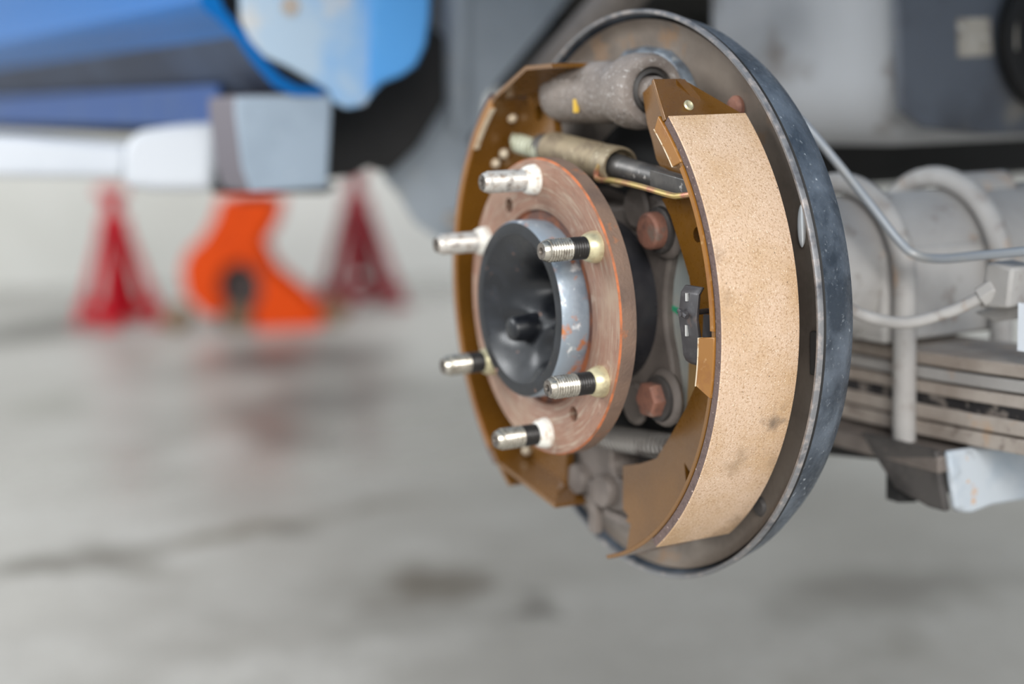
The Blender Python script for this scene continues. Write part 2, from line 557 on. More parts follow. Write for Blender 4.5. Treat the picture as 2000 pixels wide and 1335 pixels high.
FZ = -0.53
def fl(px, py):
    p = on_z(px, py, FZ)
    return (p.x, p.y)
STAINS_AND_PATCHES = [
    (fl(-60, 1130), fl(330, 1055), .13, (78, 70, 58), .95),
    (fl(250, 1075), fl(620, 1010), .09, (104, 94, 78), .9),
    (fl(520, 1000), fl(900, 985), .07, (108, 98, 84), .75),
    (fl(925, 1190), fl(1000, 1185), .06, (72, 66, 58), .95),
    (fl(740, 1175), fl(940, 1095), .04, (104, 96, 86), .85),
    (fl(500, 1050), fl(580, 1040), .07, (84, 78, 68), .8),
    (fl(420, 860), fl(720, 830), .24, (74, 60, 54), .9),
    (fl(300, 700), fl(820, 700), .46, (30, 25, 23), .97),  # this row and its two neighbours: wide dark patches below the stands
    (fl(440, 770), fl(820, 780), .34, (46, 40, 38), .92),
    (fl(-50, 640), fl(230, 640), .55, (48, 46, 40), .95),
    (fl(-50, 800), fl(260, 780), .22, (126, 124, 114), .7),
    (fl(1500, 1180), fl(2000, 1130), .16, (96, 90, 82), .8),
]

# ------------------------------------------------------------------ the setting
fm = MB().add([(-9, -7, FZ), (5, -7, FZ), (5, 9, FZ), (-9, 9, FZ)], [(0, 1, 2, 3)])
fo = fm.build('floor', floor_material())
fo['kind'] = 'structure'
wc = CAM + Vector((vd.x, vd.y, 0)).normalized() * 5.75
wdir = Vector((rd.x, rd.y, 0)).normalized()
wn = Vector((-vd.x, -vd.y, 0)).normalized()
a, b = wc - wdir * 5.5, wc + wdir * 6.0
wm = MB().prism([(a.x, a.y, FZ), (b.x, b.y, FZ), (b.x, b.y, 3.2), (a.x, a.y, 3.2)], -wn * .15)
wo = wm.build('wall_back', MAT['wall'])
wo['kind'] = 'structure'

# ------------------------------------------------------------------ wheel hub flange with studs
hub = thing('hub_flange', 'rusty round wheel hub flange with six studs standing out of it', 'hub flange')
RF = .0817
fb = MB().rev([(.0478, .011), (.0795, .011), (.0817, .0095), (.0817, .0009), (.0808, 0), (.0545, 0), (.0535, .0006), (.0525, .0022), (.049, .0022), (.0478, .0022)],
              (0, 0, 0), (0, 1, 0), 160, [1, 1, 1, 2, 0, 0, 3, 3, 3, 3], close=True)
disc = fb.build('flange_disc', [MAT['rust_face'], MAT['rust_edge'], MAT['rust_orange'], MAT['rust_dark']], hub)
hx, hz = .0327, -.0544
cb = MB()
for s in (1, -1):
    cb.cyl((s * hx, -.01, s * hz), (s * hx, .02, s * hz), .0042, n=24)
cut(disc, cb)
# hub spigot: turned steel ring, black rim and a hollow with a forged bridge inside
sp = MB().rev([(.0478, .003), (.0485, -.003), (.0485, -.0125), (.0474, -.0142), (.0440, -.0145), (.0410, -.0143), (.0400, .003)], (0, 0, 0), (0, 1, 0), 128, [0, 0, 0, 1, 1, 1, 1], close=True)
sp.build('hub_spigot', [MAT['spigot'], MAT['hub_black']], hub)


def bowl():
    m = MB()
    NR, NT = 40, 128
    vs, fs = [], []
    for i in range(NR + 1):
        r = .0409 * i / NR
        for k in range(NT):
            t = 2 * PI * k / NT
            x, z = r * math.cos(t), r * math.sin(t)
            e = 1 - (r / .0409) ** 4
            y = -.0143 + .009 * (1 - (r / .0409) ** 2.5)
            y += e * .036 * math.exp(-((x - .010) / .019) ** 2 - ((z - .010) / .012) ** 2)
            y += e * .015 * math.exp(-((x - .018) / .009) ** 2 - ((z + .022) / .010) ** 2)
            y += e * .008 * math.exp(-((x + .014) / .013) ** 2 - ((z + .012) / .0055) ** 2)
            vs.append((x, max(y, -.0145), z))
    for i in range(NR):
        for k in range(NT):
            k2 = (k + 1) % NT
            fs.append((i * NT + k, i * NT + k2, (i + 1) * NT + k2, (i + 1) * NT + k))
    return m.add(vs, fs)


bowl().build('hub_hollow', MAT['hub_black'], hub, angle=60)
MB().rev([(.0085, .012), (.0068, -.004), (.0062, -.0054), (.0045, -.0062), (.001, -.0063)], (-.007, -.0095, -.0115), (.0, 1, 0), 32).build('centre_nub', MAT['hub_black'], hub, angle=60)
lug = MB().prism([mm(38, -4, 16), mm(26, -4, 21), mm(23, -4, 14), mm(26, -4, 5), mm(31, -4, 8), mm(40.5, -4, 7)], (0, .018, 0))
lug.build('drive_lug', MAT['hub_rim'], hub, bevel=.0012)

PH = -0.041
stud_style = {0: ('thread_pale', 'white_collar', 'thread_pale'), 1: ('thread', 'zinc', 'thread_black'), 2: ('thread', 'zinc', 'thread_black'),
              3: ('thread', 'white_collar', 'thread_black'), 4: ('thread', 'zinc', 'thread_black'), 5: ('thread_pale', 'white_collar', 'thread_pale')}
for k in range(6):
    a = PH + k * PI / 3
    c = Vector((.06985 * math.sin(a), 0, .06985 * math.cos(a)))
    tm, cm, bmn = stud_style[k]
    prof, mis = [(.0058, -.002)], [1]
    y = .0066
    while y < .0285:                                        # rolled thread, 1.5 mm pitch
        band = 1 if y < .0150 else 0
        prof += [(.0053, y), (.0060, y + .0006), (.0060, y + .0008), (.0053, y + .0014)]
        mis += [band, band, band, 3]
        y += .0015
    prof += [(.0055, y), (.0053, .0304), (.0043, .0322), (.0020, .0323), (.0015, .0308), (.0002, .0306)]
    mis += [0, 0, 2, 2, 2, 2]
    sb = MB().rev(prof, c, (0, -1, 0), 32, mis)
    st = sb.build('wheel_stud', [MAT[tm], MAT[bmn], MAT['thread_end'], MAT['thread_valley']], hub, angle=50)
    MB().rev([(.0060, -.001), (.0084, -.001), (.0085, .0010), (.0080, .0036), (.0070, .0060), (.0062, .0070), (.0058, .0070)], c, (0, -1, 0), 32, cap=False).build('collar', MAT[cm], st, angle=50)

# bearing housing behind the flange
hs = thing('axle_bearing_housing', 'dark bolted bearing housing behind the rusty hub flange', 'bearing housing', (0, .05, 0))
MB().rev([(.0440, .0115), (.0430, .016), (.0425, .024), (.0435, .034), (.0455, .044), (.0465, .056), (.0420, .056)], (0, 0, 0), (0, 1, 0), 96).build('bell', MAT['black_gloss'], hs)
pts = []
for q in range(4):
    base = 45 + 90 * q
    for da, rr in ((-40, .0525), (-30, .0555), (-20, .0635), (-10, .0745), (0, .0800), (10, .0745), (20, .0635), (30, .0555), (40, .0525)):
        pts.append((rr * math.cos(R_(base + da)), rr * math.sin(R_(base + da))))
hp = MB().prism([(x, .0465, z) for x, z in pts], (0, .027, 0))
hp.build('retainer_plate', MAT['cast_mid'], hs, bevel=.002)
for q in range(4):
    bx, bz = ((.0560, .0430), (-.0560, .0430), (-.0525, -.0480), (.0520, -.0480))[q]
    an = math.atan2(bz, bx)
    # raised ear carrying the bolt, scalloped towards the bell
    ear = [(bx + .0160 * math.cos(t * PI / 10), bz + .0160 * math.sin(t * PI / 10)) for t in range(20)]
    MB().prism([(x, .043, z) for x, z in ear], (0, .006, 0)).build('ear', MAT['cast_mid'], hs, bevel=.003)
    hd = MB().rev([(.0122, .0442), (.0126, .0425), (.0122, .0405), (.0100, .040)], (bx, 0, bz), (0, 1, 0), 32)
    bo = hd.build('bolt', MAT['cast_dark'], hs)
    MB().rev([(.0100, .041), (.0100, .0345), (.0090, .0330), (.001, .0328)], (bx, 0, bz), (0, 1, 0), 6 if q % 2 else 24).build('bolt_head', MAT['bolt_rust'], bo, bevel=.0006)
    # bridge lump beside each bolt
    a2 = an + R_(-24 if q in (3, 1) else 24)
    MB().prism([(.0605 * math.cos(a2) + .012 * math.cos(t * PI / 8), .0435, .0605 * math.sin(a2) + .012 * math.sin(t * PI / 8)) for t in range(16)], (0, .004, 0)).build('boss', MAT['cast_mid'], hs, bevel=.003)

# ------------------------------------------------------------------ backing plate
bp = thing('backing_plate', 'large round brake backing plate with blue black rolled lip', 'backing plate', (0, .09, 0))
MB().rev([(.045, .074), (.090, .075), (.1045, .079), (.118, .0780), (.136, .0745), (.147, .0735), (.1525, .0705), (.1550, .067), (.1545, .078), (.148, .0915), (.144, .0925), (.120, .0925), (.045, .084)], (0, 0, 0), (0, 1, 0), 192, [1, 1] + [0] * 11, close=True).build('dish', [MAT['dish'], MAT['dark']], bp)  # inner rings of the dish get the black material
MB().rev([(.1560, .070), (.1576, .0640), (.1583, .0628), (.1597, .0626), (.1602, .0634), (.1603, .0656), (.1592, .0660), (.1592, .0668), (.1598, .0676), (.1578, .0745), (.1555, .083), (.1500, .0925), (.1465, .0945), (.1440, .0930), (.1535, .083)], (0, 0, 0), (0, 1, 0), 192,
         [0, 1, 1, 1, 1, 2, 2, 2, 0, 0, 0, 0, 0, 0, 0], close=True).build('rolled_lip', [MAT['lip'], MAT['lip_edge'], MAT['dark']], bp, label='blue black rolled lip with worn grey edge')
em = MB().prism([(x, .0810, z) for x, z in [(-.038, .108), (-.034, .130), (-.02, .139), (0, .1405), (.022, .137), (.036, .128), (.046, .108)]], (0, -.012, 0))
em.build('raised_pad', MAT['bluegrey'], bp, bevel=.004, seg=3, label='blue grey raised pad behind the wheel cylinder')
p = on_y(1568, 440, .0735)
MB().sphere((p.x, p.y - .0005, p.z), .0042, 10, sq=(.62, .5, 2.6)).build('highlight_bead', M('painted_highlight', (238, 242, 246), .2, .3), bp)  # added pale bead standing in for a bright highlight on the dish
p = on_y(1591, 690, .0725)
MB().box((p.x - .003, p.y - .001, p.z - .011), (p.x + .003, p.y + .004, p.z + .011)).build('adjuster_plug', MAT['rubber'], bp, bevel=.001)
p = on_y(1438, 209, .0735)
MB().rev([(.006, .003), (.006, -.001), (.0045, -.003), (.001, -.0035)], p, (0, 1, 0), 20).build('rivet', MAT['bolt_rust'], bp)
for ang in (-46, 118, 150, 205, 250):
    q = R_(ang)
    MB().rev([(.0055, .002), (.0055, -.001), (.004, -.0025), (.001, -.003)], (.1425 * math.cos(q), .0745, .1425 * math.sin(q)), (0, 1, 0), 16).build('rivet', MAT['cast_dark'], bp)

# ------------------------------------------------------------------ brake shoes
Y0, Y1, YW = .0155, .0630, .0395
def strip(R0, R1, a0, a1, ya, yb, n, cx=0, cz=0, mi_out=0, mi_rest=0):
    """curved strip round the hub axis; ya/yb may be functions of the angle"""
    m = MB()
    fa = ya if callable(ya) else (lambda t: ya)
    fb_ = yb if callable(yb) else (lambda t: yb)
    vs, fs, mis = [], [], []
    for i in range(n + 1):
        t = a0 + (a1 - a0) * i / n
        c, s = math.cos(R_(t)), math.sin(R_(t))
        for (r, y) in ((R0, fa(t)), (R1, fa(t)), (R1, fb_(t)), (R0, fb_(t))):
            vs.append((cx + r * c, y, cz + r * s))
    for i in range(n):
        o = i * 4
        for k in range(4):
            k2 = (k + 1) % 4
            fs.append((o + k, o + k2, o + 4 + k2, o + 4 + k))
            mis.append(mi_out if k == 1 else mi_rest)
    fs += [(0, 1, 2, 3), (4 * n, 4 * n + 1, 4 * n + 2, 4 * n + 3)]
    mis += [mi_rest, mi_rest]
    o = len(m.v)
    m.v += [Vector(v) for v in vs]
    m.f += fs
    m.mi += mis
    return m


def lin_y(a, b, ya, yb):
    return lambda t: ya + (yb - ya) * max(0, min(1, (t - a) / (b - a)))


rs = thing('brake_shoe', 'right brake shoe, its tan friction lining facing the viewer', 'brake shoe', (.13, .04, 0), 'pair of ochre brake shoes')
CX = -.002
lm = strip(.1422, .1475, -53.5, 44.6, Y0 + .0006, Y1, 90, CX, 0, 1, 0)
lm.build('friction_lining', [MAT['lining_side'], MAT['lining']], rs, bevel=.0004, seg=1, label='tan speckled friction lining with dark edge')
# table (the curved rim) with its tapering upper end
tb = strip(.1397, .1421, -73.5, 45.0, Y0, lin_y(-73.5, -54, .050, Y1 - .001), 90, CX, 0)
tb.build('rim_table', MAT['ochre'], rs, bevel=.0004, seg=1)
e = [mm(101.4, 15.5, 101.5), mm(91.8, 15.5, 121.6), mm(75.5, 43.5, 121.4), mm(100.8, 62, 103.4)]
nrm = (e[1] - e[0]).cross(e[3] - e[0]).normalized()
if nrm.x < 0:
    nrm = -nrm
MB().prism(e, -nrm * .0026).build('rim_end', MAT['ochre'], rs, bevel=.0004)
ce = e[0].lerp(e[3], .42).lerp(e[1].lerp(e[2], .5), .30)
MB().rev([(.0028, -.0004), (.0028, .0002), (.0020, .0008), (.0010, .0004), (.0003, .0002)], ce, nrm, 20).build('dimple', MAT['zinc'], rs)
# web plate
wp = [(49.0, 113), (51.5, 116.5), (66, 120.5), (92, 120)] if False else [(48.8, 114.6), (60, 120.8), (80, 121.0), (93, 112), (100.0, 99)]
wp += [(x * 1000, z * 1000) for x, z in arc(.1402, 43, -72, 50, CX, 0)]
wp += [(38, -137), (23.6, -140.6), (29.2, -122), (24.5, -121.4), (27, -117.8), (21.7, -115), (22.2, -102), (22.6, -90.1), (40, -85.5), (56, -79.6), (71, -63.4), (84, -48), (94.5, -32.5), (97, -15), (93.6, 3), (88.9, 21.3), (82.4, 34), (72.7, 51.8), (65, 60.3),
       (84, 62.5), (84, 73.5), (72.4, 71.7), (66, 75), (60.6, 80.6), (57, 90), (52.4, 99.1)]
web = MB().prism([mm(x, 37.2, z) for x, z in wp], (0, .005, 0)).build('web', MAT['ochre'], rs)
cb = MB()
for (px, py) in ((1363, 458),):
    q = on_y(px, py, .0372)
    cb.cyl((q.x, .03, q.z), (q.x, .05, q.z), .0040, n=20)
q = on_y(1343, 930, .0372)
cb.prism([(q.x - .001, .03, q.z - .007), (q.x - .003, .03, q.z + .007), (q.x + .0045, .03, q.z + .001)], (0, .02, 0))
cut(web, cb)
# bent tabs along the front edge of the table
def tab(a0, a1, r0, r1, par, y=.0149, cx=CX):
    pts = arc(r1, a0, a1, 6, cx) + arc(r0, a1 - .8, a0 + .8, 6, cx)
    o = MB().prism([(x, y, z) for x, z in pts], (0, .0024, 0)).build('bent_tab', [MAT['ochre_edge']], par, bevel=.0005)
    pe = arc(r0 + .0001, a0 + .8, a1 - .8, 6, cx) + arc(r0 - .0003, a1 - .8, a0 + .8, 6, cx)
    MB().prism([(x, y - .0003, z) for x, z in pe], (0, .003, 0)).build('scraped_edge', MAT['pale_edge'], o)
tab(34.8, 46.6, .1352, .1424, rs)
tab(-13.0, -.6, .1300, .1424, rs, .0149)

# raised edge beads of the table beside the lining
for a0, a1 in ((.5, 34),):
    strip(.1396, .1424, a0, a1, Y0 - .0006, Y0 + .0004, 40, CX, 0).build('table_edge', MAT['ochre_edge'], rs)

ls = thing('brake_shoe', 'left brake shoe seen from inside, ochre rim and web behind the studs', 'brake shoe', (-.13, .04, 0), 'pair of ochre brake shoes')
LX = .0075
strip(.1422, .1470, 127.5, 227.5, Y0 + .0006, Y1, 80, LX, 0, 1, 0).build('friction_lining', [MAT['lining_side'], MAT['lining']], ls, bevel=.0004, seg=1)
strip(.1396, .1422, 126, 236, Y0, Y1 - .001, 90, LX, 0).build('rim_table', MAT['ochre'], ls)
strip(.1390, .1426, 140, 224, Y0 - .0008, Y0 + .0006, 60, LX, 0).build('table_edge', MAT['ochre_edge'], ls)
e = [mm(-74.5, 15.5, 117.5), mm(-36, 15.5, 131.5), mm(-10, 44, 132), mm(-60, 62, 125)]
e = [mm(-75, 15.5, 116), mm(-37, 15.5, 131.5), mm(-8, 15.5, 132.0), mm(-12, 44, 132.0), mm(-70, 62, 118.5)]
nrm = Vector((-.35, 0, .93))
MB().add([p for p in e] + [p - nrm * .0026 for p in e], [(0, 1, 2, 3, 4), (9, 8, 7, 6, 5), (0, 5, 6, 1), (1, 6, 7, 2), (2, 7, 8, 3), (3, 8, 9, 4), (4, 9, 5, 0)]).build('rim_end', MAT['ochre'], ls)
e = [mm(-83.4, 15.5, -107.5), mm(-17, 15.5, -119.5), mm(-30, 44, -124), mm(-84, 62, -108)]
nrm = Vector((-.25, 0, -.95))
MB().add([p for p in e] + [p - nrm * .0026 for p in e], [(0, 1, 2, 3), (7, 6, 5, 4), (0, 4, 5, 1), (1, 5, 6, 2), (2, 6, 7, 3), (3, 7, 4, 0)]).build('rim_end', MAT['ochre'], ls)
wl = [(x * 1000, z * 1000) for x, z in arc(.1398, 122, 240, 50, LX, 0)]
wl += [(-62, -124), (-43.2, -125.2), (-40.5, -108), (-38.8, -93), (-50, -84), (-70, -65), (-84, -42), (-90, -10), (-88, 20), (-80, 48), (-72, 62), (-56, 76), (-47.8, 84), (-43.5, 92), (-44.5, 100), (-50, 114), (-46, 121), (-40, 131.5)]
wbl = MB().prism([mm(x, 37.2, z) for x, z in wl], (0, .005, 0)).build('web', MAT['ochre'], ls)
q = on_y(1052, 221, .0372)
cut(wbl, MB().cyl((q.x, .03, q.z), (q.x, .05, q.z), .0046, n=20))
tab(127.5, 143, .1375, .1436, ls, .0148, LX)
for px, py in ((1000, 230), (985, 300), (968, 318), (1041, 160)):
    d = on_y(px, py, .034)
    MB().sphere(d, .0030, 8).build('weld_nub', MAT['pale_edge'], ls)
d = on_y(1078, 951, .035)
MB().sphere(d, .0030, 8).build('weld_nub', MAT['pale_edge'], ls)
d = on_y(1029, 880, .035)
MB().sphere(d, .0030, 8).build('weld_nub', MAT['pale_edge'], ls)

MB().prism([mm(19.0, 43, -97), mm(24, 43, -96), mm(25, 43, -117), mm(20, 43, -116)], (0, .005, 0)).build('web_pad', MAT['ochre'], rs, bevel=.0005)

# hold-down clip on the right shoe
hc = thing('hold_down_clip', 'dark folded steel hold-down clip gripping the right shoe web', 'clip', (.11, .03, 0))
prof = [(.0225, -.0155), (.0215, -.006), (.0200, .004), (.0215, .0165), (.0245, .0200), (.0260, .0195), (.0235, .0160), (.0222, .004), (.0238, -.006), (.0250, -.0150), (.0280, -.0185), (.0310, -.0180), (.0338, -.0150), (.0350, .004), (.0368, .004), (.0360, -.0160), (.0320, -.0205), (.0275, -.0208), (.0240, -.0185)]
MB().prism([(.1035, y, z) for y, z in prof], (.0150, 0, 0)).build('clip_leaf', MAT['clip'], hc, bevel=.0006)
MB().cyl((.1105, .016, .0065), (.1105, .045, .0065), .0014, n=12).tube([(.1072, .0182, .0078), (.1105, .0178, .0065), (.1138, .0182, .0052)], .0014, 10).build('pin', MAT['clip'], hc)
MB().box((.1096, .0202, .0125), (.1110, .0212, .0165)).build('slot_glint', M('painted_glint', (226, 228, 226), .3, .7), hc)  # pale boxes put in as painted highlights at the clip's slot
MB().box((.1093, .0200, -.0050), (.1107, .0212, .0005)).build('slot_glint', M('painted_glint', (226, 228, 226), .3, .7), hc)

# parking brake lever behind the right web
pl = thing('parking_brake_lever', 'greenish grey flat lever with paint dabs behind the right shoe', 'lever', (.08, .05, 0))
pp = [on_y(*q, .052) for q in ((1322, 440), (1345, 470), (1380, 560), (1400, 700), (1395, 800), (1330, 870), (1322, 840), (1319, 780), (1308, 690), (1303, 610), (1312, 540), (1318, 480))]
MB().prism([(v.x, .052, v.z) for v in pp], (0, .004, 0)).build('lever_plate', MAT['lever'], pl, bevel=.0008)
def dab(pts, y, mat, par, nm='paint_mark'):
    MB().prism([(v.x, y, v.z) for v in [on_y(*q, y) for q in pts]], (0, .0006, 0)).build(nm, mat, par)
dab(((1308, 594), (1336, 608), (1338, 616), (1334, 622), (1309, 603)), .0514, MAT['green_paint'], pl)
dab(((1331, 600), (1340, 599), (1342, 605), (1338, 609), (1332, 607)), .0513, MAT['yellow_paint'], pl)
dab(((1327, 619), (1332, 620), (1335, 637), (1331, 638)), .0513, MAT['yellow_paint'], pl)
dab(((1346, 690), (1366, 700), (1368, 765), (1352, 800), (1341, 815)), .0514, MAT['tan'], pl, 'tan_stain')

# ------------------------------------------------------------------ wheel cylinder
wy = .047
wcy = thing('wheel_cylinder', 'grey cast iron wheel cylinder at the top between both shoes', 'wheel cylinder', (0, wy, .115))
zc = .1155
MB().rev([(.0105, -.0530), (.0145, -.0520), (.0165, -.0490), (.0172, -.0450), (.0172, -.001), (.0165, .003), (.0165, .012), (.0178, .018), (.0198, .0235), (.0204, .030), (.0200, .0400), (.0185, .0440), (.0150, .0452), (.0128, .0440), (.0120, .034)], (0, wy, zc), (1, 0, 0.0), 64).build('cylinder_body', MAT['cast'], wcy, angle=50)
MB().rev([(.0128, .030), (.0128, .041), (.0108, .043), (.0096, .0436), (.0090, .040), (.006, .038)], (0, wy, zc), (1, 0, 0), 48, cap=False).build('dust_boot', MAT['rubber'], wcy)
MB().rev([(.0078, .030), (.0078, .0500), (.0070, .0520), (.001, .0522)], (-.002, wy - .001, zc), (1, 0, 0), 32).build('piston', MAT['cast'], wcy)
MB().box((-.02, wy + .010, zc - .012), (.02, .088, zc + .012)).build('mounting_neck', MAT['cast_dark'], wcy, bevel=.003)
# faint raised casting marks, too worn to read
for (x, zz, ww, hh) in ((-.031, .006, .0030, .0042), (-.0255, .0062, .0034, .0038), (-.0195, .0058, .0030, .0044), (-.030, -.0012, .0044, .0026), (-.0225, -.0016, .0040, .003), (-.0155, -.001, .003, .0044)):
    yy = wy - math.sqrt(max(1e-9, .0172 ** 2 - zz ** 2)) - .0003
    MB().box((x - ww / 2, yy, zc + zz - hh / 2), (x + ww / 2, yy + .0014, zc + zz + hh / 2)).build('casting_mark', MAT['cast'], wcy, bevel=.0005)
q = on_y(1123, 206, wy - .0169)
MB().box((q.x - .0012, wy - .0176, q.z - .004), (q.x + .0012, wy - .0150, q.z + .0035)).build('paint_mark', MAT['yellow_paint'], wcy, bevel=.0003)

# ------------------------------------------------------------------ adjuster strut
adj = thing('adjuster_strut', 'brake adjuster strut with ribbed sleeve and dark rod', 'adjuster', (.03, .034, .075))
A0, A1 = on_y(1078, 292, .036), on_y(1212, 326, .034)
ax = (A1 - A0).normalized()
prof = [(.0060, 0), (.0092, .0)]
h = 0.001
Ltot = (A1 - A0).length
while h < Ltot * .78:
    prof += [(.0098, h), (.0105, h + .0008), (.0105, h + .0013), (.0098, h + .0021)]
    h += .0026
prof += [(.0106, Ltot * .80), (.0110, Ltot * .95), (.0108, Ltot), (.0094, Ltot), (.0088, Ltot - .006)]
MB().rev(prof, A0, ax, 40).build('sleeve', MAT['sleeve'], adj)
MB().rev([(.0078, -.012), (.0082, -.010), (.0082, .002), (.006, .003)], A0, ax, 32).build('sleeve_collar', MAT['rod'], adj)
B1 = on_y(1356, 366, .034)
Lr = (B1 - A1).length
MB().rev([(.0066, -.006), (.0066, .001), (.0060, .0025), (.0058, Lr * .55), (.0050, Lr * .62), (.0046, Lr)], A1 - ax * .0, (B1 - A1), 32).build('rod', MAT['rod'], adj)
f0, f1 = A1.lerp(B1, .55), B1
side = Vector((0, -1, 0))
for sgn in (-1, 1):
    o = Vector((0, .0042 * sgn, 0))
    MB().prism([f0 + o + Vector((0, 0, .0048)), f1 + o + Vector((.004, 0, .0040)), f1 + o + Vector((.004, 0, -.0040)), f0 + o + Vector((0, 0, -.0052))], (0, .0022 * sgn, 0)).build('fork_prong', MAT['rod'], adj, bevel=.0006)
wp_ = [on_y(1172, 322, .024), on_y(1164, 340, .023), on_y(1170, 351, .023), on_y(1200, 353, .023), on_y(1250, 364, .023), on_y(1310, 381, .023), on_y(1330, 382, .023), on_y(1356, 378, .024)]
MB().tube(smooth_path(wp_, 5), .0016, 10).build('lever_wire', MAT['wire'], adj)

# pale return spring end hooked in the left shoe
hk = thing('upper_return_spring', 'small pale verdigris spring hooked through the left shoe web', 'spring', on_y(1045, 288, .032))
MB().coil(on_y(1012, 280, .033), on_y(1062, 296, .033), .0046, .0013, 7).build('coil', MAT['spring_pale'], hk)
MB().tube(smooth_path([on_y(1005, 262, .034), on_y(1000, 276, .033), on_y(1014, 282, .033)], 5), .0014, 8).build('hook', MAT['spring_pale'], hk)
MB().tube(smooth_path([on_y(1058, 296, .033), on_y(1072, 282, .034), on_y(1080, 268, .037)], 5), .0014, 8).build('hook', MAT['spring_pale'], hk)

# lower return spring
sp_ = thing('lower_return_spring', 'grey coil spring above the bottom anchor between both shoes', 'spring', (.03, .048, -.08))
MB().coil(mm(-40, 50, -84), mm(72, 50, -74), .0065, .00125, 26).build('coil', MAT['spring'], sp_)
MB().tube(smooth_path([mm(72, 50, -74), mm(79, 50, -74), mm(84, 44, -70)], 4), .0013, 8).build('hook', MAT['spring'], sp_)

# bottom anchor
an_ = thing('anchor_block', 'grey anchor block with two round rivets at the bottom', 'anchor', (-.02, .05, -.11))
ap = [on_y(*q, .045) for q in ((1112, 872), (1195, 865), (1192, 905), (1200, 932), (1222, 938), (1222, 1000), (1200, 1000), (1165, 985), (1140, 968), (1112, 968))]
MB().prism([(v.x, .045, v.z) for v in ap], (0, .030, 0)).build('anchor_plate', MAT['cast_mid'], an_, bevel=.002)
for px, py, rr in ((1128, 935, .0092), (1178, 958, .0098)):
    q = on_y(px, py, .041)
    MB().rev([(rr, .004), (rr, -.001), (rr * .92, -.0022), (.001, -.0024)], q, (0, 1, 0), 32).build('rivet_head', MAT['cast_mid'], an_)
q = on_y(1158, 985, .042)
MB().box((q.x - .0045, .041, q.z - .017), (q.x + .0040, .046, q.z + .014)).build('retaining_bar', MAT['cast_mid'], an_, bevel=.001)
a, b = on_y(1172, 998, .046), on_y(1232, 1027, .042)
MB().prism([a + Vector((0, 0, .003)), b + Vector((0, 0, .003)), b - Vector((0, 0, .002)), a - Vector((0, 0, .002))], (0, .004, 0)).build('keeper_strip', MAT['cast_mid'], an_, bevel=.0006)
MB().box((-.046, .064, -.131), (.012, .078, -.092)).build('base', MAT['cast_dark'], an_, bevel=.002)

# ------------------------------------------------------------------ axle, U-bolts, leaf spring
ax_ = thing('rear_axle_tube', 'grey dusty rear axle tube behind the backing plate', 'axle', (0, .4, 0))
MB().rev([(.066, .0945), (.066, .104), (.052, .110), (.044, .130), (.044, .70), (.090, .80), (.13, .90), (.13, 1.05), (.03, 1.15)], (0, 0, .005), (0, 1, 0), 64).build('tube', MAT['dust_grey'], ax_)
MB().prism([(-.047, .205, -.036), (.047, .205, -.036), (.047, .205, -.005), (.043, .205, .020), (-.043, .205, .020), (-.047, .205, -.005)], (0, .090, 0)).build('spring_seat', MAT['dust_grey'], ax_, bevel=.003)
MB().cyl((.0, .30, .046), (.0, .345, .046), .012, n=20).build('breather_boss', MAT['dust_grey'], ax_)

for y, lab in ((.212, 'nearer grey U-bolt clamping the leaf spring, right behind the backing plate'), (.289, 'farther grey U-bolt looping over the axle at the right edge')):
    t = thing('u_bolt', lab, 'u-bolt', (0, y, 0), 'pair of U-bolts over the axle')
    pts = [Vector((.0565, y, -.112 + .106 * i / 6)) for i in range(7)] + [Vector((.0565 * math.cos(PI * i / 24), y, .000 + .0565 * math.sin(PI * i / 24))) for i in range(1, 24)] + [Vector((-.0565, y, -.006 - .106 * i / 6)) for i in range(7)]
    MB().tube(pts, .0068, 16).build('rod', MAT['dust_grey'], t)
    for s in (-1, 1):
        MB().cyl((s * .0565, y, -.112), (s * .0565, y, -.128), .0105, n=6).build('nut', MAT['under'], t, bevel=.0008)

sprg = thing('leaf_spring', 'brown dusted stack of spring leaves under the axle', 'leaf spring', (0, .25, -.06))
zs = [(-.0400, -.0475, .56), (-.0490, -.0560, .55), (-.0575, -.0645, .52), (-.0715, -.0800, .44), (-.0815, -.0900, .34)]
for i, (zt, zb, hl) in enumerate(zs):
    vs, fs = [], []
    N = 40
    for k in range(N + 1):
        x = -hl + 2 * hl * k / N
        dz = .16 * x * x
        for (y, z) in ((.219, zt), (.282, zt), (.282, zb), (.219, zb)):
            vs.append((x, y, z + dz))
    for k in range(N):
        for q in range(4):
            q2 = (q + 1) % 4
            fs.append((k * 4 + q, k * 4 + q2, k * 4 + 4 + q2, k * 4 + 4 + q))
    fs += [(0, 1, 2, 3), (4 * N, 4 * N + 1, 4 * N + 2, 4 * N + 3)]
    MB().add(vs, fs).build('leaf', MAT['dust_brown'] if i != 1 else MAT['dust_grey'], sprg, bevel=.001)
vs, fs = [], []
N = 60
for k in range(N + 1):
    x = -.44 + .88 * k / N
    for (y, z) in ((.2225 + random.uniform(-.003, .001), -.0640), (.28, -.0640), (.28, -.0718), (.2225 + random.uniform(-.003, .001), -.0720)):
        vs.append((x, y, z + .16 * x * x))
for k in range(N):
    for q in range(4):
        q2 = (q + 1) % 4
        fs.append((k * 4 + q, k * 4 + q2, k * 4 + 4 + q2, k * 4 + 4 + q))
MB().add(vs, fs).build('dirt_filled_gap', MAT['dirt_black'], sprg)
MB().cyl((0, .25, -.0395), (0, .25, -.0915), .006, n=12).build('centre_bolt', MAT['dust_brown'], sprg)

pt = thing('spring_plate', 'dark spring clamp plate under the leaves with pale bracket', 'plate', (0, .25, -.1))
MB().prism([(-.085, .198, -.0925), (.100, .198, -.0925), (.100, .302, -.0925), (-.085, .302, -.0925)], (0, 0, -.010)).build('clamp_plate', MAT['cast_mid'], pt, bevel=.0015)
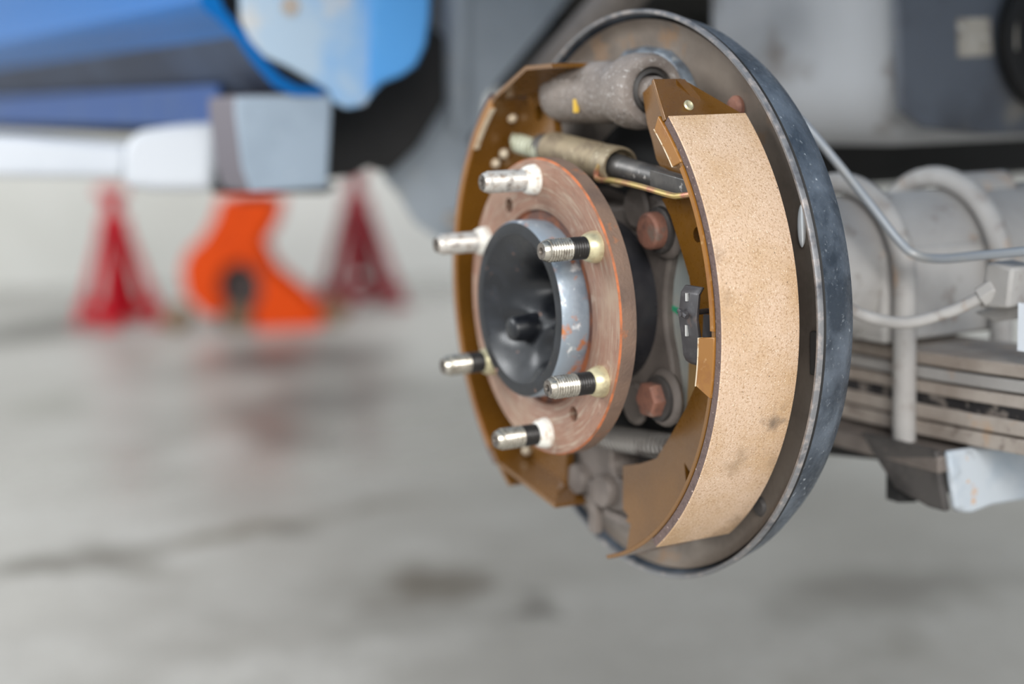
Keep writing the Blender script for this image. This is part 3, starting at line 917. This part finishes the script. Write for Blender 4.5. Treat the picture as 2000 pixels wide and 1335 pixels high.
# rib under the plate, tapering forward
MB().prism([(-.30, .215, -.100), (.062, .215, -.1025), (.062, .215, -.106), (-.02, .215, -.116), (-.30, .215, -.150)], (0, .070, 0)).build('rib', MAT['under'], pt, bevel=.002)
br = [on_x(*q, .100) for q in ((1845, 880), (1900, 872), (2010, 868), (2060, 868), (2060, 965), (1990, 975), (1930, 985), (1892, 1000), (1862, 998), (1852, 940))]
MB().prism([(.098, v.y, v.z) for v in br], (.005, 0, 0)).build('shock_bracket', MAT['galv'], pt, bevel=.002, label='pale blue grey bracket face')
sd = [Vector((.098, br[0].y, br[0].z)), Vector((.098, br[9].y, br[9].z)), Vector((.098, br[8].y, br[8].z)), Vector((.085, br[8].y, br[8].z)), Vector((.065, br[0].y, br[0].z - .028)), Vector((.045, br[0].y, br[0].z - .010)), Vector((.035, br[0].y, br[0].z))]
MB().prism(sd, (0, -.005, 0)).build('bracket_cheek', MAT['cast_dark'], pt, bevel=.001)
q = on_y(1815, 885, .245)
MB().cyl((q.x, q.y, q.z), (q.x, q.y, q.z - .026), .0125, n=24, ch=.003).build('bush_stud', MAT['rubber'], pt)

# ------------------------------------------------------------------ brake pipe and hose
bpipe = thing('brake_pipe', 'thin grey rigid brake pipe bending over the axle', 'pipe', (.08, .17, 0))
path = [on_y(1470, 172, .125), on_y(1550, 222, .135), on_y(1620, 300, .150), on_y(1700, 400, .170), on_y(1755, 470, .182), on_y(1790, 498, .190), on_y(1840, 505, .196), on_y(1920, 498, .205), on_y(2060, 485, .22)]
MB().tube(smooth_path(path, 8), .0026, 12).build('steel_line', MAT['pipe'], bpipe)
hose = thing('brake_hose', 'sagging grey flexible brake hose crossing the nearer U-bolt', 'hose', (.1, .18, -.02))
path = [on_y(1600, 560, .13), on_y(1650, 597, .150), on_y(1700, 620, .168), on_y(1770, 630, .180), on_y(1850, 610, .196), on_y(1900, 588, .206), on_y(1935, 568, .212)]
MB().tube(smooth_path(path, 8), .0034, 12).build('hose_line', MAT['dust_grey'], hose)
a, b = on_y(1915, 580, .209), on_y(1945, 562, .214)
MB().cyl(a, b, .0062, n=6).build('hose_nut', MAT['dust_grey'], hose, bevel=.0006)
q = on_y(1962, 560, .218)
MB().prism([(q.x - .012, q.y - .008, q.z - .012), (q.x + .010, q.y - .008, q.z - .010), (q.x + .013, q.y - .008, q.z + .012), (q.x - .006, q.y - .008, q.z + .014)], (0, .020, 0)).build('junction_block', MAT['dust_grey'], hose, bevel=.002)
MB().prism([on_y(1900, 610, .224), on_y(1940, 628, .224), on_y(2010, 620, .224), on_y(2010, 600, .224), on_y(1950, 596, .224)], (0, .004, 0)).build('bracket', MAT['dust_grey'], hose, bevel=.001)
q = on_y(2003, 640, .215)
tg = MB().box((q.x - .0055, q.y, q.z - .013), (q.x + .012, q.y + .001, q.z + .013)).build('white_tag', M('white_tag', (236, 242, 250), .4))
tag(tg, 'small bright white tag at the right edge of the photo', 'tag')

# ------------------------------------------------------------------ truck underside
tk = thing('fuel_tank', 'large grey dusty rounded tank above the rear axle', 'tank', (-.1, .6, .2))
c0 = on_y(1340, 150, .34)
c1 = on_y(1735, 150, .34)
zb = on_y(1640, 290, .34).z
def rbox(m, x0, x1, y0, y1, z0, z1, rc, rb):
    """box with rounded vertical corners and rounded bottom edge"""
    rings = []
    NS, NC = 6, 8
    lev = [(z0 + rb - rb * math.cos(PI / 2 * i / NS), rb - rb * math.sin(PI / 2 * i / NS)) for i in range(NS + 1)] + [(z1, 0)]
    for z, ins in lev:
        ring = []
        for (cx, cy, a0) in ((x1 - rc, y0 + rc, -90), (x1 - rc, y1 - rc, 0), (x0 + rc, y1 - rc, 90), (x0 + rc, y0 + rc, 180)):
            for k in range(NC + 1):
                t = R_(a0 + 90 * k / NC)
                ring.append((cx + (rc - min(ins, rc * .95)) * math.cos(t), cy + (rc - min(ins, rc * .95)) * math.sin(t), z))
        rings.append(ring)
    n = len(rings[0])
    vs = [p for r in rings for p in r]
    fs = [(i * n + k, i * n + (k + 1) % n, (i + 1) * n + (k + 1) % n, (i + 1) * n + k) for i in range(len(rings) - 1) for k in range(n)]
    fs += [tuple(range(n)), tuple((len(rings) - 1) * n + k for k in range(n))]
    m.add(vs, fs)
    return m
rbox(MB(), c0.x, c1.x, .34, 1.10, zb, .41, .055, .05).build('tank_shell', MAT['tank'], tk)
xt = c1.x + .0006
sv = [on_x(*q, xt) for q in ((1738, -60), (2300, -60), (2300, 262), (1900, 262), (1790, 250), (1748, 215))]
MB().prism(sv, (.006, 0, 0)).build('dark_end_plate', M('dark_end_grey', (92, 97, 106), .5, 0, [(9, .42, .66, (70, 72, 78), 4), (16, .56, .72, (122, 118, 112))]), tk, bevel=.003, label='added dark blue grey plate darkening the end of the tank')  # added plate; the tank end's darker tone is put into its colour
xt += .0062
lv = [on_x(*q, xt) for q in ((1868, 36), (1932, 34), (1936, 108), (1870, 112))]
MB().prism(lv, (.0012, 0, 0)).build('label', MAT['sticker'], tk, label='faded pale label on the grey tank')
lv = [on_x(*q, xt + .012) for q in ((1966, 42), (1984, 42), (1984, 98), (1968, 98))]
MB().prism(lv, (.0012, 0, 0)).build('label', MAT['sticker'], tk)
q = on_x(2040, 75, xt)
MB().rev([(.044, 0), (.052, .004), (.052, .014), (.046, .016), (.044, .010), (.001, .010)], q, (1, 0, 0), 48).build('filler_ring', MAT['under'], tk)
fp = MB()
fp.box((-2.6, .20, .215), (-.62, 1.55, .30))
fpo = fp.build('underbody', MAT['under'])
fr = MB().box((-2.6, .135, .075), (-.64, .190, .205)).build('frame_rail', MAT['under'], bevel=.004)
tag(fr, 'black frame rail running behind the blue cab sill', 'frame rail')
tag(fpo, 'black sealed underbody of the raised truck', 'underbody')
bs = MB()
bs.box((-.56, -.12, .42), (1.5, 1.6, .58))
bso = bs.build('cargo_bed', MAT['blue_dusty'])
tag(bso, 'underside of the blue cargo bed over the axle', 'cargo bed')
far = MB().box((-.55, 1.30, -.10), (1.4, 1.5, .40)).build('far_side_liner', MAT['under'])
tag(far, 'black liner on the far side beyond the axle', 'liner')

xw = -.60
cm = MB().box((-1.10, .56, -.03), (-.95, 1.5, .205))  # added dark box, closes the bright gap between tank and axle
tag(cm.build('dark_filler', MAT['under'], bevel=.01), 'added black box filling the dark gap under the truck beyond the axle', 'dark filler')
pv = [on_x(*q, xw) for q in ((860, -60), (1150, -60), (1060, 60), (950, 190), (930, 330), (905, 500), (868, 472), (815, 435), (785, 385), (752, 345), (740, 250), (860, 60))]
ip = thing('wheel_arch_panel', 'grey inner wheel arch panel left of the backing plate', 'panel', (xw, .3, .1))
MB().prism([(xw, v.y, v.z) for v in pv], (-.006, 0, 0)).build('panel_sheet', MAT['panel_grey'], ip)
a, b = on_x(893, -60, xw + .012), on_x(893, 260, xw + .012)
MB().tube([a, a.lerp(b, .7), b], [.012, .012, .004], 16).build('pressed_ridge', MAT['panel_grey'], ip)
bv = [on_x(*q, -.54) for q in ((832, 40), (872, 70), (872, 200), (820, 285), (765, 338), (730, 322), (690, 345), (630, 350), (620, 150), (780, 130))]
cn = MB().prism([(-.54, v.y, v.z) for v in bv], (-.03, 0, 0)).build('shade_sheet', MAT['under'], bevel=.004)  # added black sheet standing in for the wheel well's shade
tag(cn, 'added black sheet for the shade under the blue cab corner', 'shade sheet')
sa = thing('shock_absorber', 'dusty taupe shock absorber slanting behind the backing plate', 'shock absorber', (-.3, .25, .15))
a, b = on_y(1290, -90, .24), on_y(985, 235, .24)
MB().cyl(a, b, .0165, n=28, ch=.003).build('tube', MAT['taupe'], sa)
MB().cyl(a.lerp(b, .55), b + (b - a).normalized() * .05, .0125, n=24, ch=.002).build('lower_body', MAT['under'], sa)

# ------------------------------------------------------------------ blue cab: sill and rear corner
cab = thing('pickup_cab', 'blue pickup cab sill and rear corner at upper left', 'car body', (-.6, .05, .15))
XE = -.452
pr = [(-36, 420), (-34, 230), (-32, 200), (-36, 194), (-34, 188), (-22, 178), (-10, 166), (4, 146), (20, 128), (36, 120), (62, 119), (62, 124), (40, 127), (26, 135), (12, 150), (-2, 170), (-16, 186), (-22, 200), (-26, 232), (-28, 420)]
N = 14
vs, fs = [], []
for i in range(N + 1):
    x = XE - 2.1 * i / N
    vs += [(x, y * .001, z * .001) for y, z in pr]
n = len(pr)
for i in range(N):
    for k in range(n):
        k2 = (k + 1) % n
        fs.append((i * n + k, i * n + k2, (i + 1) * n + k2, (i + 1) * n + k))
fs += [tuple(range(n)), tuple(N * n + k for k in range(n))]
sm = MB().add(vs, fs)
for i, f in enumerate(sm.f):
    k = i % n
    if i < N * n and 6 <= k <= 11:
        sm.mi[i] = 1  # lower slope and underside faces get a darker blue
sm.build('sill_panel', [MAT['blue'], M('dark_blue_sill_under', (44, 54, 74), .6, 0, [(8, .45, .7, (60, 74, 98))])], cab, angle=50)
MB().box((XE - 2.1, .012, .096), (XE - .115, .016, .131)).build('pinch_weld', M('dull_blue_seam', (26, 66, 124), .5, 0, [(20, .45, .7, (48, 76, 120))]), cab)
ev = [on_x(*q, XE) for q in ((440, -560), (860, -560), (832, 40), (824, 90), (806, 128), (778, 148), (742, 162), (722, 182), (706, 206), (672, 212), (648, 200), (636, 176), (560, 132), (512, 110), (484, 78), (466, 40))]
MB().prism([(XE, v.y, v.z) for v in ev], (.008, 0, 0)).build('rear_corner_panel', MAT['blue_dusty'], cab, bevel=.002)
fv = [on_x(*q, XE + .008) for q in ((716, -560), (860, -560), (832, 40), (824, 90), (806, 128), (778, 148), (742, 160), (720, 176))]
MB().prism([v for v in fv], (.005, 0, 0)).build('seam_flange', M('light_blue_flange', (84, 156, 220), .4, 0, [(10, .5, .7, (110, 170, 222))]), cab, bevel=.002)
q = on_x(566, 12, XE + .008)
MB().rev([(.0075, 0), (.0075, .002), (.005, .0025), (.004, .0005), (.0005, .0003)], q, (1, 0, 0), 24).build('drain_plug', MAT['dust_brown'], cab)

# ------------------------------------------------------------------ lift arm and steel block under the sill
xb = -.455
gb = [on_x(*q, xb) for q in ((458, 187), (652, 196), (642, 377), (488, 377))]
y0, y1 = gb[3].y, gb[2].y
zt, zl = gb[0].z, gb[3].z
yl = gb[0].y
blk = thing('steel_block', 'grey steel block under the blue cab sill', 'block', (xb - .04, (yl + y1) / 2, zl))
MB().prism([(xb, yl, zt), (xb, gb[1].y, zt), (xb, y1, zl), (xb, y0, zl), (xb, y0 - .006, zl + .02), (xb, yl - .001, zt - .012)], (-.065, 0, 0), 1, 0).build('block_body', [MAT['block'], M('shaded_mauve_side', (104, 99, 106), .7)], blk, bevel=.003)  # sides coloured darker than the front: their shade is painted in
dd = 1.40
def at_d(px, py, d):
    return CAM + ray(px, py) * d
arm = thing('lift_arm', 'white lift arm reaching in from the left to the steel block', 'lift arm', at_d(240, 310, dd))
back = Vector((vd.x, vd.y, 0)).normalized() * .09
MB().prism([at_d(*q, 1.36) for q in ((238, 285), (262, 256), (330, 246), (432, 238), (426, 290), (412, 374), (300, 374), (238, 366))], back).build('arm_head', MAT['white_paint'], arm, bevel=.008, seg=3)
MB().prism([at_d(*q, 1.40) for q in ((-260, 262), (0, 266), (245, 284), (245, 348), (0, 346), (-260, 344))], back * .7).build('arm_beam', MAT['white_paint'], arm, bevel=.006, seg=3)
MB().prism([at_d(*q, 1.42) for q in ((412, 300), (640, 368), (640, 378), (412, 378))], back * .8).build('saddle', MAT['under'], arm, bevel=.003)

# ------------------------------------------------------------------ jack stands and orange jack on the floor
def jack_stand(label, foot, hh, wb, wt, mat, face):
    """pyramid stand: four sheet legs, base rails, collar, ratchet post with saddle"""
    t = thing('jack_stand', label, 'jack stand', (foot.x, foot.y, FZ), 'red jack stands')
    fx = Vector((math.cos(face), math.sin(face), 0))
    fy = Vector((-math.sin(face), math.cos(face), 0))
    def P(u, v_, z):
        return Vector((foot.x, foot.y, FZ)) + fx * u + fy * v_ + Vector((0, 0, z))
    hc_ = hh * .74
    for su in (-1, 1):
        for sv in (-1, 1):
            # an angle-iron leg: two tapering flanges meeting on the corner
            b_, tp = .044, .022
            m = MB()
            A = [P(su * wb, sv * wb, .0), P(su * (wb - b_), sv * wb, .0), P(su * (wt - tp), sv * wt, hc_), P(su * wt, sv * wt, hc_)]
            m.prism(A, fy * (-sv * .004))
            B = [P(su * wb, sv * wb, .0), P(su * wb, sv * (wb - b_), .0), P(su * wt, sv * (wt - tp), hc_), P(su * wt, sv * wt, hc_)]
            m.prism(B, fx * (-su * .004))
            m.build('leg', mat, t)
            m2 = MB().prism([P(su * (wb + .012), sv * (wb + .012), 0), P(su * (wb - .05), sv * (wb + .012), 0), P(su * (wb - .05), sv * (wb - .05), 0), P(su * (wb + .012), sv * (wb - .05), 0)], (0, 0, .006))
            m2.build('foot_pad', mat, t)
    for sv in (-1, 1):
        for (u0, v0, u1, v1) in ((-1, sv, 1, sv), (sv, -1, sv, 1)):
            a_, b_ = P(u0 * wb * .93, v0 * wb * .93, .035), P(u1 * wb * .93, v1 * wb * .93, .035)
            d_ = (b_ - a_).normalized().cross(Vector((0, 0, 1))) * .002
            MB().prism([a_ - d_, b_ - d_, b_ - d_ + Vector((0, 0, .03)), a_ - d_ + Vector((0, 0, .03))], d_ * 2).build('base_rail', mat, t)
    w_ = wt + .004
    MB().prism([P(-w_, -w_, hc_ - .03), P(w_, -w_, hc_ - .03), P(w_, w_, hc_ - .03), P(-w_, w_, hc_ - .03)], (0, 0, .05)).build('collar', mat, t, bevel=.004)
    MB().prism([P(-.016, -.020, .10), P(.016, -.020, .10), P(.016, .020, .10), P(-.016, .020, .10)], (0, 0, hh - .125)).build('ratchet_post', mat, t, bevel=.003)
    MB().prism([P(-.05, -.02, hh - .03), P(.05, -.02, hh - .03), P(.058, -.02, hh), P(.04, -.02, hh), P(.03, -.02, hh - .014), P(-.03, -.02, hh - .014), P(-.04, -.02, hh), P(-.058, -.02, hh)], fy * .045).build('saddle', mat, t, bevel=.003)
    MB().tube([P(w_, 0, hc_ - .01), P(w_ + .05, 0, hc_ - .015), P(w_ + .075, 0, hc_ - .075)], .007, 8).build('handle', mat, t)
    return t


va = math.atan2(vd.y, vd.x)
f1 = Vector((*fl(236, 632), FZ))
jack_stand('bright red jack stand on the wet floor, leftmost of the stands', f1, .405, .098, .028, MAT['red'], va + .72)
f2 = Vector((*fl(705, 596), FZ))
jack_stand('dark red jack stand right of the orange jack, close to the white wall', f2, .44, .112, .030, MAT['dark_red'], va + .45)

# orange jack: side frames, cross tube, castors and saddle
oj = thing('orange_floor_jack', 'bright orange floor jack between the two red stands', 'jack', (*fl(500, 638), FZ))
dj = (Vector((*fl(500, 638), FZ)) - CAM).dot(vd)
bk = Vector((vd.x, vd.y, 0)).normalized()
out = [(438, 382), (552, 384), (540, 425), (512, 468), (538, 520), (600, 572), (642, 618), (628, 632), (508, 641), (498, 606), (518, 566), (512, 528), (480, 504), (444, 518), (434, 552), (448, 590), (446, 606), (414, 612), (372, 572), (364, 520), (378, 484), (404, 462), (428, 420)]
for off in (-.075, .065):
    MB().prism([at_d(x, y, dj) + bk * off for x, y in out], bk * .016).build('side_frame', MAT['orange'], oj, bevel=.004)
for px, py, rr in ((495, 430, .030), (405, 560, .022), (565, 600, .022)):
    c = at_d(px, py, dj)
    MB().cyl(c - bk * .065, c + bk * .07, rr, n=20).build('cross_tube', MAT['orange'], oj)
pq = [at_d(x, y, dj) for x, y in ((442, 384), (552, 386), (545, 425), (524, 466), (430, 466), (430, 422))]
MB().prism([p - bk * .06 for p in pq], bk * .125).build('head_casting', MAT['orange'], oj, bevel=.005)
for px, py in ((470, 622), (652, 606), (345, 600)):
    c = at_d(px, py, dj)
    c.z = FZ + .034
    for off in (-.055, .035):
        MB().cyl(c + bk * off, c + bk * (off + .024), .034, n=24, ch=.004).build('castor', MAT['wheel_tan'], oj)
pq = [at_d(x, y, dj) for x, y in ((430, 505), (520, 500), (540, 560), (508, 600), (500, 640), (436, 640), (420, 560))]
MB().prism([p - bk * .04 for p in pq], bk * .08).build('pump_body', M('oily_brown_steel', (62, 50, 46), .5), oj, bevel=.006)
c = at_d(497, 384, dj)
MB().rev([(.052, -.004), (.055, .012), (.045, .014), (.04, .006), (.001, .006)], (c.x, c.y, c.z), (0, 0, 1), 28).build('saddle', MAT['under'], oj)

for o in bpy.data.objects:
    if '_org' in o:
        del o['_org']
